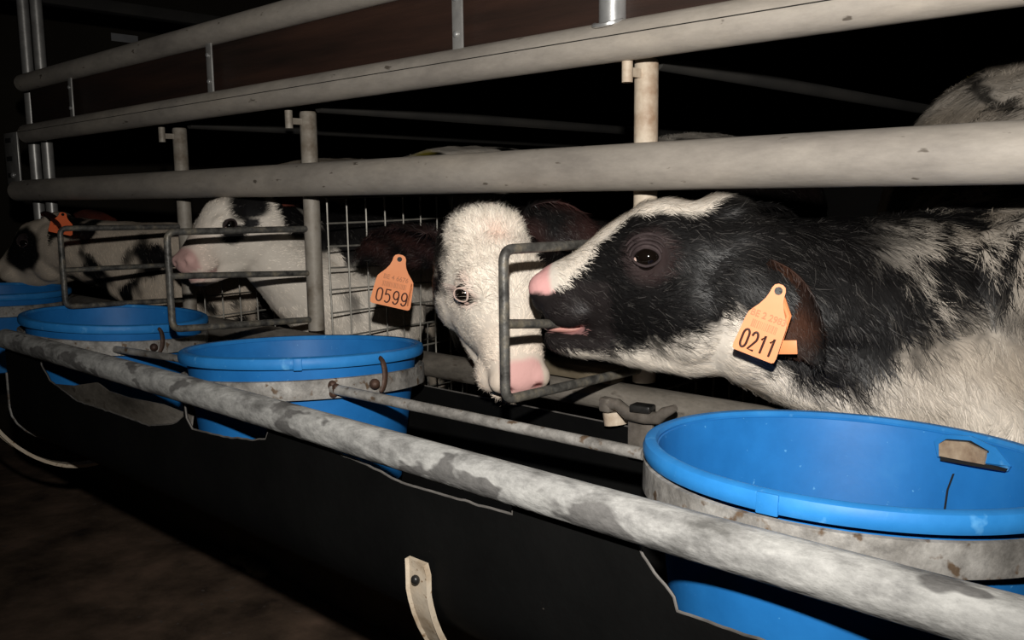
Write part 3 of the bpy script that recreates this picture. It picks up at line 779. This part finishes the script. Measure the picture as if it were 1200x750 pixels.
    # eyes
    for sgn in (-1, 1):
        if sgn not in lids: continue
        e = Vector((EYE.x, sgn * EYE.y, EYE.z)); R = T.to_3x3()
        th, outw = eye_turn
        w = Vector((math.sin(th) * .7, sgn * math.cos(th), math.sin(th) * .7)).normalized()
        u = (Vector((1, 0, -.12)) - w * w.x).normalized(); vv_ = w.cross(u)
        if vv_.z < 0: vv_ = -vv_
        cc = e - w * (.0110 - outw) + Vector((0, 0, 0))
        eb = MB().ball(T @ cc, .0166, R, n=24).build('eyeball', M['eye'], root)
        MB().ball(T @ (cc + u * .0115 + w * .0075 - vv_ * .002), .0045, R, n=12).build('eye_corner', M['lid_pink'], eb)
        k_ = .66 if lids[sgn] == 'lid_pink' else 1.0
        lid = MB(); pts = []
        for k in range(32):
            a = 2 * math.pi * k / 32; ca, sa = math.cos(a), math.sin(a)
            zz = (.86 if k_ < 1 else 1) * sa * (.0122 if sa > 0 else .0106) * (1 - .25 * max(0, ca)); xx = k_ * ca * .0165
            yy = math.sqrt(max(0, .0176 ** 2 - xx * xx * .9 - zz * zz))
            pts.append(T @ (cc + u * xx + vv_ * (zz + .06 * xx) + w * yy))
        lid.tube(pts, [(.0017 if k_ == 1 else .0010) + (.0012 if k_ == 1 else .0008) * max(0, math.sin(2 * math.pi * k / 32)) for k in range(32)], 8, closed=True)
        for q_, (ra, rb_, lo_) in enumerate(((.0195, .0158, .04), (.0245, .0205, .12), (.0290, .0255, .2)) if eye_turn[0] < .2 else ()):
            pts2 = []
            for k in range(20):
                a = math.pi * (lo_ + (1 - 2 * lo_) * k / 19)
                pts2.append(T @ (cc + u * (math.cos(a) * ra) + vv_ * (math.sin(a) * rb_ + .001) + w * (.0100 - .0015 * q_)))
            lid.tube(pts2, [.0010 + .0014 * math.sin(math.pi * k / 19) for k in range(20)], 8)
        lid.build('eyelid', M[lids[sgn]], root)
        if lids[sgn] == 'lid_pink':     # pale lashes
            la_ = MB()
            for k in range(9):
                b0 = cc + u * (.006 - .0022 * k) + Vector((0, sgn * .0145, 0)) + vv_ * .006
                b1_ = b0 + u * (.004 - .0010 * k) + Vector((-.002, sgn * .016, 0)) + vv_ * .001
                la_.tube([T @ b0, T @ ((b0 + b1_) / 2 + Vector((0, 0, .002))), T @ b1_], [.0007, .0005, .0002], 4)
            la_.add([], []); lo = la_.build('eyelashes', M['sclera'], root)
    if not closed:
        R = T.to_3x3()
        MB().ball(T @ Vector((-.018, 0, -.1655)), (.026, .026, .0065), R, n=20).build('tongue', M['tongue'], root)
        MB().ball(T @ Vector((-.030, 0, -.153)), (.026, .030, .006), R, n=20).build('palate', M['tongue'], root)
    # ears
    for er in ears:
        G, f, (b_, d_, o_, s_) = ear_mesh(*er['shape'])
        mm = bpy.data.meshes.new('ear'); mm.from_pydata([tuple(g) for g in G], [], f); mm.update()
        bm = bmesh.new(); bm.from_mesh(mm); bmesh.ops.subdivide_edges(bm, edges=bm.edges[:], cuts=1, use_grid_fill=True, smooth=.6); bmesh.ops.recalc_face_normals(bm, faces=bm.faces[:]); bm.to_mesh(mm); bm.free()
        ne = len(mm.vertices); ce = np.empty(ne * 3); mm.vertices.foreach_get('co', ce); ce = ce.reshape(-1, 3)
        ecol = er['coat'](ce); set_coat(mm, ecol); mm.materials.append(M['skin']); mm.shade_smooth()
        dn = np.array(d_)[None]
        fe = fur_mesh(mm, lambda P: np.full(len(P), fur['n'] * .8), lambda P: np.full(len(P), er.get('len', .013)), lambda P: np.full(len(P), .45),
                      lambda P: np.repeat(dn, len(P), 0) + .5 * np.array([0, 0, -1])[None], er['coat'], None, width=.0008, curl=.5, seed=5, clump=.5)
        eo = link('ear', mm, root); fo = link('ear_fur', fe, eo); fo['kind'] = 'stuff'
    if tagf: tagf(root)
    return root

def Tmat(xa, ya, za, o):
    return Matrix(((xa[0], ya[0], za[0], o[0]), (xa[1], ya[1], za[1], o[1]), (xa[2], ya[2], za[2], o[2]), (0, 0, 0, 1)))
def face_T(D, N, nosept, scale=1.0):
    """place a head: D runs down the face towards the nose, N is the face's outward normal"""
    D = Vector(D).normalized(); N = Vector(N); N = (N - D * N.dot(D)).normalized(); Yw = N.cross(D)
    c, s_ = math.cos(math.radians(32)), math.sin(math.radians(32))
    Xw = D * c + N * s_; Zw = N * c - D * s_
    sc_ = scale if isinstance(scale, tuple) else (scale,) * 3
    R = Matrix((Xw, Yw, Zw)).transposed() @ Matrix.Diagonal(sc_)
    o = Vector(nosept) - R @ Vector((.012, 0, -.115))
    return Matrix.Translation(o) @ R.to_4x4()

# ---- calf tagged 0211 (black head, white blaze, chewing the divider)
A1 = math.radians(22); M1 = np.array([-.76, .875, 0]); d1 = np.array([-math.cos(A1), -math.sin(A1), 0]); y1 = np.array([-d1[1], d1[0], 0])
T1 = Tmat(d1, y1, (0, 0, 1), M1)
def side(px, py, off=0.0):
    """where the sight line of a photo point crosses the calf's own long plane: (along head, height)"""
    r = ray(px, py); m0 = M1 + y1 * off; t = (m0 @ y1) / (r @ y1); P = r * t; return float((P - M1) @ d1), float(P[2])
def side3(px, py, off):
    r = ray(px, py); m0 = M1 + y1 * off; t = (m0 @ y1) / (r @ y1); return Vector(r * t)
def poly(pp, off=.05):
    q = sorted(side(*p, off) for p in pp); return np.array([a for a, b in q]), np.array([b for a, b in q])
blz = poly([(646, 345), (666, 326), (687, 304), (694, 288), (715, 273), (732, 257), (754, 250), (788, 248), (813, 250), (826, 248), (838, 232), (845, 220)], .045)
jaw = poly([(700, 424), (721, 416), (777, 404), (816, 396), (846, 372), (858, 350), (872, 368), (884, 420), (900, 424), (940, 452), (972, 468), (1010, 460), (1058, 424), (1106, 412), (1130, 390), (1170, 384), (1215, 396)], .06)
SC = at(1168, 108, 1.60); SY = at(1156, 84, 1.68)
def coat1(P, l):
    s_, z, yy = l[:, 0], l[:, 2], l[:, 1]
    nz = fnoise(P, 60, 1) * .010 + fnoise(P, 160, 9) * .006
    zb = np.interp(s_, *blz, left=.2, right=-.118)
    zb = np.where(s_ < blz[0][0], .5, zb)
    up = smoothstep(-.003, .003, z + nz * .35 - zb) * (s_ > blz[0][0] - .004)
    zj = np.interp(s_, *jaw) - .005
    soft = .017 + .02 * smoothstep(-.3, -.5, s_)
    lowm = smoothstep(soft, -soft, z + nz * 2.1 - zj) * (s_ < -.055)
    chin = smoothstep(-.186, -.193, z + nz * .3) * (s_ > -.07)
    m = np.maximum.reduce([up, lowm, chin])
    # roan shoulder: white hairs mixed in, more towards the flank
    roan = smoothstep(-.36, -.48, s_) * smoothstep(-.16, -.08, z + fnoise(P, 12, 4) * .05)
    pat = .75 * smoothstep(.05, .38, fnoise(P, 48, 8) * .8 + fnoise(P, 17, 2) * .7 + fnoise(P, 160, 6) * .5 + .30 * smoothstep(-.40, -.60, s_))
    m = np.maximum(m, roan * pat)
    far = (P[:, 1] > 1.42)
    stripe = smoothstep(.018, .006, np.abs((P[:, 0] - SC[0]) * .75 + (P[:, 2] - SC[2]) * 1.0 + fnoise(P, 25, 6) * .02)) * smoothstep(.09, .06, np.abs(P[:, 0] - SC[0])) * (P[:, 1] < 1.9)
    m = np.where(far, 1 - .9 * stripe, m)
    wb_ = mixc(WHITE[None] * .86, WHITE2[None] * .54, smoothstep(-.30, -.48, s_) * (.65 + fnoise(P, 12, 3)))  # dirty white body hair, darkened further rearward to paint in the light's falloff
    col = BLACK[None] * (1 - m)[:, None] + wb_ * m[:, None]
    ye = far * smoothstep(.05, .0, np.linalg.norm(P - SY[None], axis=1)); col = mixc(col, YELLOW[None], ye * .8)
    # bare nose pad: pink above, black below
    pad = smoothstep(-.016, -.008, s_ - .25 * (z + .10)) * (z < -.06) * smoothstep(-.121, -.117, z + nz * .2)
    col = mixc(col, PINK[None] * .95, pad)
    muz = (s_ > -.09) * (1 - up) * (z > -.19) * (z < -.10)
    col = mixc(col, np.array([[.022, .017, .017]]), muz * .6)
    e = np.sqrt((s_ + .140) ** 2 + (z + .070) ** 2) + (np.abs(yy) < .03) * 1
    col = mixc(col, np.array([[.040, .026, .025]]), smoothstep(.040, .020, e) * (1 - up) * .8)
    inner = (s_ > -.05) * (z > -.171) * (z < -.150) * (np.abs(yy) < .030)
    col = mixc(col, PINK[None] * .6, inner * .8)
    return col
def ear1coat(P):
    c = np.repeat(BLACK[None], len(P), 0); return mixc(c, np.array([[.045, .018, .010]]), smoothstep(.050, .020, np.linalg.norm((P - np.array(eb * .45 + et * .55)) * [1, 1, .6], axis=1)) * (.8 + fnoise(P, 30, 2))) 
eb = side3(884, 318, .066)
et = side3(944, 396, .080)
def tags1(root):
    top = side3(914, 337, .118); bot = side3(882, 417, .120); lft = side3(866, 405, .120); rgt = side3(907, 424, .120)
    b2_ = side3(903, 352, .108)
    m = MB(); m.box((side3(918, 407, .104)), (.030, .0016, .015), Matrix.Rotation(-.1, 3, 'Y') @ Matrix.Rotation(.1, 3, 'Z'), .0007)
    m.tube([side3(914, 400, .103), side3(924, 370, .103), side3(914, 342, .108)], .0035, 8)
    m.build('ear_tag', M['tag'], root)['label'] = 'back half of the orange ear tag'
    ear_tag(root, top, bot - top, rgt - lft, (bot - top).length * 1.0, .047, '0211', 'BE 2 2983', label='orange ear tag reading 0211')
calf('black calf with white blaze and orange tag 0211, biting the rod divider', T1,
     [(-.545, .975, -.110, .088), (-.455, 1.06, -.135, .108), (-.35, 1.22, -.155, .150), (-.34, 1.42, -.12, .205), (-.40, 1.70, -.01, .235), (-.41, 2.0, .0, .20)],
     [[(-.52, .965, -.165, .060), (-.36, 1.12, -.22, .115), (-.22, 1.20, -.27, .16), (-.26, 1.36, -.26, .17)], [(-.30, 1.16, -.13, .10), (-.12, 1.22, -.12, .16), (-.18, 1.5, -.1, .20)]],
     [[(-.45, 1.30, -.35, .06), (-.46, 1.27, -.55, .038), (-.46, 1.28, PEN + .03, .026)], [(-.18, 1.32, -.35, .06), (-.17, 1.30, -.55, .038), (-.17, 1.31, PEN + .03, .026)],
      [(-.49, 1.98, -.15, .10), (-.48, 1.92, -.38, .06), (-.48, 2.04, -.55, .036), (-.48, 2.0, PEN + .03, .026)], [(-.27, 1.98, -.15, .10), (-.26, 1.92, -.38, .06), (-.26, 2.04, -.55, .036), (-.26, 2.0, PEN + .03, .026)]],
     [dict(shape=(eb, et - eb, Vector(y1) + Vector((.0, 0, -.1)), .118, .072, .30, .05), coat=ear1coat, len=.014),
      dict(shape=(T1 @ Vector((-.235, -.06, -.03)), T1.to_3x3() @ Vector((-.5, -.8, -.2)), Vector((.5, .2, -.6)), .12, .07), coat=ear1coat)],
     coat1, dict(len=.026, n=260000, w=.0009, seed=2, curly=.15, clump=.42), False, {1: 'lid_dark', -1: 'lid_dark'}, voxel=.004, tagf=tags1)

# ---- calf tagged 0599 (white face, dark ears and neck)
toCam = Vector((.715, -.699, 0)); imR = Vector((.699, .715, 0))
T2 = face_T(Vector((0, 0, -1)) + imR * .13 + toCam * .22, toCam + imR * .30 + Vector((0, 0, .05)), at(611, 451, .915), (.955, 1.07, .97))
def coat2(P, l):
    s_, z, yy = l[:, 0], l[:, 2], l[:, 1]
    nz = fnoise(P, 50, 2) * .010
    m = smoothstep(-.262, -.245, s_ + nz) * smoothstep(.5, .3, np.abs(z))
    m *= smoothstep(.080, .070, np.abs(yy) + nz + .25 * np.maximum(0, -.15 - s_) * (z < -.04))
    col = mixc(mixc(BLACK[None], BROWN[None], .5 + fnoise(P, 8, 1)), WHITE[None] * 1.0, m)
    warm = smoothstep(-.10, .0, s_) * .5 + .25 * np.clip(fnoise(P, 25, 4) + .2, 0, 1)
    col = mixc(col, np.array([[.70, .50, .36]]), warm * m * .6)
    swirl = np.exp(-((s_ + .18) / .02) ** 2 - (yy / .018) ** 2); col = mixc(col, np.array([[.80, .50, .38]]), swirl * m * .6)
    pad = smoothstep(-.016, -.004, s_ + nz * .3) * (z < -.06) * smoothstep(-.150, -.140, z + nz * .3) * smoothstep(.031, .025, np.abs(yy))
    col = mixc(col, PINK[None] * 1.0, pad * .85)
    chin = smoothstep(-.168, -.180, z) * (s_ > -.05); col = mixc(col, BLACK[None] * 1.5, chin)
    e = np.sqrt((s_ + .111) ** 2 + (z + .043) ** 2 + (np.abs(yy) - .058) ** 2)
    col = mixc(col, np.array([[.66, .42, .35]]), smoothstep(.028, .016, e) * .5)
    ns = np.sqrt(((s_ - .012) / 1.3) ** 2 + (np.abs(yy) - .021) ** 2 + (z + .112) ** 2); col = mixc(col, np.array([[.22, .06, .055]]), smoothstep(.010, .006, ns))
    white_back = smoothstep(1.55, 1.62, P[:, 1]) * smoothstep(.10, .14, P[:, 2] + nz * 2)
    col = mixc(col, WHITE[None] * .8, white_back * (1 - m))
    return col
def ear2coat(P):
    c = np.repeat(BLACK[None] * 1.2, len(P), 0); return mixc(c, np.array([[.050, .021, .018]]), .35 + .8 * fnoise(P, 22, 3))
E2b = Vector(at(512, 288, 1.00)); E2t = Vector(at(420, 290, 1.03))
def tags2(root):
    top = Vector(at(469, 301, .985)); bot = Vector(at(457, 358, .975)); rgt = Vector(at(480, 361, .975)); lft = Vector(at(432, 350, .975))
    m = MB(); m.box(Vector(at(480, 345, .99)), (.016, .0016, .034), Matrix.Rotation(.35, 3, 'Y') @ Matrix.Rotation(-.7, 3, 'Z'), .0007).build('ear_tag', M['tag'], root)['label'] = 'back half of the orange ear tag'
    ear_tag(root, top, bot - top, imR + Vector((0, 0, -.235)), (bot - top).length * 1.02, .070, '0599', 'BE 4 6676', label='orange ear tag reading 0599')
calf('dark calf with a curly white face and orange tag 0599, head lowered towards the trough', T2,
     [(T2 @ Vector((-.20, 0, -.10)))[:] + (.075,), (-1.06, 1.14, -.12, .105), (-1.18, 1.28, -.15, .150), (-1.20, 1.50, -.12, .19), (-1.17, 1.85, -.07, .215), (-1.14, 2.1, -.05, .18)],
     [[(T2 @ Vector((-.20, 0, -.16)))[:] + (.055,), (-1.14, 1.20, -.21, .11), (-1.24, 1.34, -.24, .14), (-1.2, 1.5, -.24, .15)]],
     [[(-1.2, 1.5, -.28, .07), (-1.2, 1.46, -.5, .04), (-1.2, 1.47, PEN + .03, .026)], [(-1.02, 1.5, -.28, .07), (-1.0, 1.48, -.5, .04), (-1.0, 1.49, PEN + .03, .026)],
      [(-1.24, 2.08, -.15, .09), (-1.24, 2.0, -.38, .055), (-1.24, 2.14, -.55, .036), (-1.24, 2.1, PEN + .03, .026)], [(-1.04, 2.08, -.15, .09), (-1.04, 2.0, -.38, .055), (-1.04, 2.14, -.55, .036), (-1.04, 2.1, PEN + .03, .026)]],
     [dict(shape=(E2b, E2t - E2b, toCam + Vector((0, 0, -.60)), (E2t - E2b).length, .098, .30, .06), coat=ear2coat, len=.022),
      dict(shape=(T2 @ Vector((-.235, .06, -.03)), imR * 1.0 + Vector((0, 0, -.15)) - toCam * .4, toCam + Vector((0, 0, -.5)), .13, .08), coat=ear2coat, len=.015)],
     coat2, dict(len=.022, n=240000, w=.0010, seed=4, curly=1.0, clump=.5), True, {1: 'lid_pink', -1: 'lid_pink'}, voxel=.0042, tagf=tags2, eye_turn=(.85, .0065), eye=(-.111, .0585, -.043))

# ---- white calf with black eye patch behind the second divider
def ang_T(a, b, c, px, py, y, sc_=1.0):
    R = Matrix.Rotation(math.radians(a), 3, 'Z') @ Matrix.Rotation(math.radians(b), 3, 'Y') @ Matrix.Rotation(math.radians(c), 3, 'X') * sc_
    return Matrix.Translation(Vector(at(px, py, y)) - R @ Vector((.018, 0, -.12))) @ R.to_4x4()
T3 = ang_T(-84, 17, 4, 211, 311, .88, .86)
def coat3(P, l):
    s_, z, yy = l[:, 0], l[:, 2], l[:, 1]
    nz = fnoise(P, 30, 7) * .02
    def bl(a, b, r1_, r2_): return smoothstep(1.25, .85, np.sqrt(((s_ - a) / r1_) ** 2 + ((z - b) / r2_) ** 2) + nz * 12)
    m = np.maximum.reduce([bl(-.115, -.092, .030, .020), bl(-.175, -.040, .050, .030), bl(-.160, -.080, .018, .014), bl(-.29, -.09, .05, .075)])
    neck = smoothstep(-.26, -.30, s_) * smoothstep(-.05, .25, fnoise(P, 9, 5) + .12) * (P[:, 1] < 1.28)
    m = np.maximum(m, neck)
    bdy = smoothstep(-.17, -.13, P[:, 2] + nz) * (P[:, 1] < 1.5)
    m = np.where(P[:, 1] > 1.22, np.maximum(bdy, smoothstep(.35, .5, fnoise(P, 13, 2))), m)
    col = mixc(WHITE[None] * .95, BLACK[None] * 1.2, m)
    warm = smoothstep(-.10, .02, s_) * .45; col = mixc(col, np.array([[.72, .47, .38]]), warm * (1 - m))
    pad = smoothstep(-.014, -.002, s_) * (z < -.06) * (z > -.14); col = mixc(col, PINK[None] * .75, pad * .7)
    lip = smoothstep(.012, .004, np.abs(z + .160)) * (s_ > -.05); col = mixc(col, PINK[None] * .6, lip * .7)
    ye = smoothstep(.05, .02, np.linalg.norm(P - np.array([-1.78, 1.55, .13]), axis=1)); col = mixc(col, YELLOW[None], ye * .6)
    return col
def ear3coat(P): return mixc(BLACK[None], np.array([[.09, .02, .012]]), .5 + fnoise(P, 20, 1))
R3 = T3.to_3x3()
calf('white calf with black eye patches, its head behind the rusty U-shaped divider', T3,
     [(T3 @ Vector((-.22, 0, -.10)))[:] + (.082,), (-1.83, 1.22, -.13, .110), (-1.76, 1.36, -.16, .160), (-1.80, 1.6, -.07, .195), (-1.80, 1.9, -.06, .20), (-1.80, 2.1, -.06, .17)],
     [[(T3 @ Vector((-.20, 0, -.15)))[:] + (.06,), (-1.74, 1.20, -.22, .10), (-1.70, 1.32, -.27, .125)]],
     [[(-1.68, 1.32, -.34, .07), (-1.68, 1.30, -.55, .04), (-1.68, 1.3, PEN + .03, .026)], [(-1.88, 1.38, -.34, .07), (-1.88, 1.35, -.55, .04), (-1.88, 1.36, PEN + .03, .026)],
      [(-1.9, 2.05, -.2, .08), (-1.9, 2.0, -.4, .05), (-1.9, 2.1, PEN + .03, .026)], [(-1.7, 2.05, -.2, .08), (-1.7, 2.0, -.4, .05), (-1.7, 2.1, PEN + .03, .026)]],
     [dict(shape=(T3 @ Vector((-.235, .055, -.03)), R3 @ Vector((-.55, .8, -.05)), R3 @ Vector((.8, .3, -.3)), .12, .07), coat=ear3coat),
      dict(shape=(T3 @ Vector((-.235, -.055, -.03)), R3 @ Vector((-.55, -.8, -.05)), R3 @ Vector((.8, -.3, -.3)), .12, .07), coat=ear3coat)],
     coat3, dict(len=.018, n=90000, w=.0013, seed=6, curly=.1, clump=.3), True, {1: 'lid_dark', -1: 'lid_dark'}, voxel=.0055, eye_turn=(.25, .006), eye=(-.108, .062, -.066))

# ---- farthest mottled calf
T4 = ang_T(-150, 14, 0, 2, 318, .92)
def coat4(P, l):
    s_, z, yy = l[:, 0], l[:, 2], l[:, 1]
    nz = fnoise(P, 30, 7) * .02
    m = smoothstep(1.2, .9, np.sqrt(((s_ + .125) / .075) ** 2 + ((z + .085) / .060) ** 2) + nz * 8) * smoothstep(.02, .035, np.abs(yy) + nz)
    b = smoothstep(.05, .30, fnoise(P, 9, 12) + .5 * fnoise(P, 22, 3)) * (s_ < -.24)
    m = np.maximum(m, b)
    col = mixc(WHITE2[None] * .95, BLACK[None] * 1.2, m)
    pad = smoothstep(-.014, -.002, s_) * (z < -.06) * (z > -.14); col = mixc(col, PINK[None] * .7, pad)
    return col
R4 = T4.to_3x3()
def tags4(root):
    top = Vector(at(74, 250, .985)); bot = Vector(at(70, 279, .98))
    ear_tag(root, top, bot - top, Vector((.4, .6, 0)), .060, .062, '', '', mat='tag_red', label='dim red-orange ear tag')
calf('mottled black and cream calf farthest away at the left edge, with a red-orange tag', T4,
     [(T4 @ Vector((-.22, 0, -.10)))[:] + (.085,), (-2.50, 1.16, -.17, .115), (-2.38, 1.30, -.19, .16), (-2.40, 1.55, -.08, .19), (-2.40, 1.85, -.07, .20), (-2.4, 2.1, -.07, .17)],
     [[(-2.52, 1.12, -.22, .08), (-2.35, 1.20, -.24, .12), (-2.27, 1.28, -.25, .12), (-2.3, 1.5, -.2, .15)]],
     [[(-2.3, 1.36, -.34, .07), (-2.3, 1.34, -.55, .04), (-2.3, 1.34, PEN + .03, .026)], [(-2.5, 1.38, -.34, .07), (-2.5, 1.35, -.55, .04), (-2.5, 1.36, PEN + .03, .026)],
      [(-2.5, 2.05, -.2, .08), (-2.5, 2.0, -.4, .05), (-2.5, 2.1, PEN + .03, .026)], [(-2.3, 2.05, -.2, .08), (-2.3, 2.0, -.4, .05), (-2.3, 2.1, PEN + .03, .026)]],
     [dict(shape=(T4 @ Vector((-.235, .06, -.03)), R4 @ Vector((-.75, .6, -.15)), R4 @ Vector((.2, .8, -.5)), .12, .07), coat=ear3coat),
      dict(shape=(T4 @ Vector((-.235, -.055, -.03)), R4 @ Vector((-.55, -.8, -.05)), R4 @ Vector((.8, -.3, -.3)), .12, .07), coat=ear3coat)],
     coat4, dict(len=.018, n=60000, w=.0016, seed=8, clump=.3), True, {1: 'lid_dark', -1: 'lid_dark'}, voxel=.006, tagf=tags4)
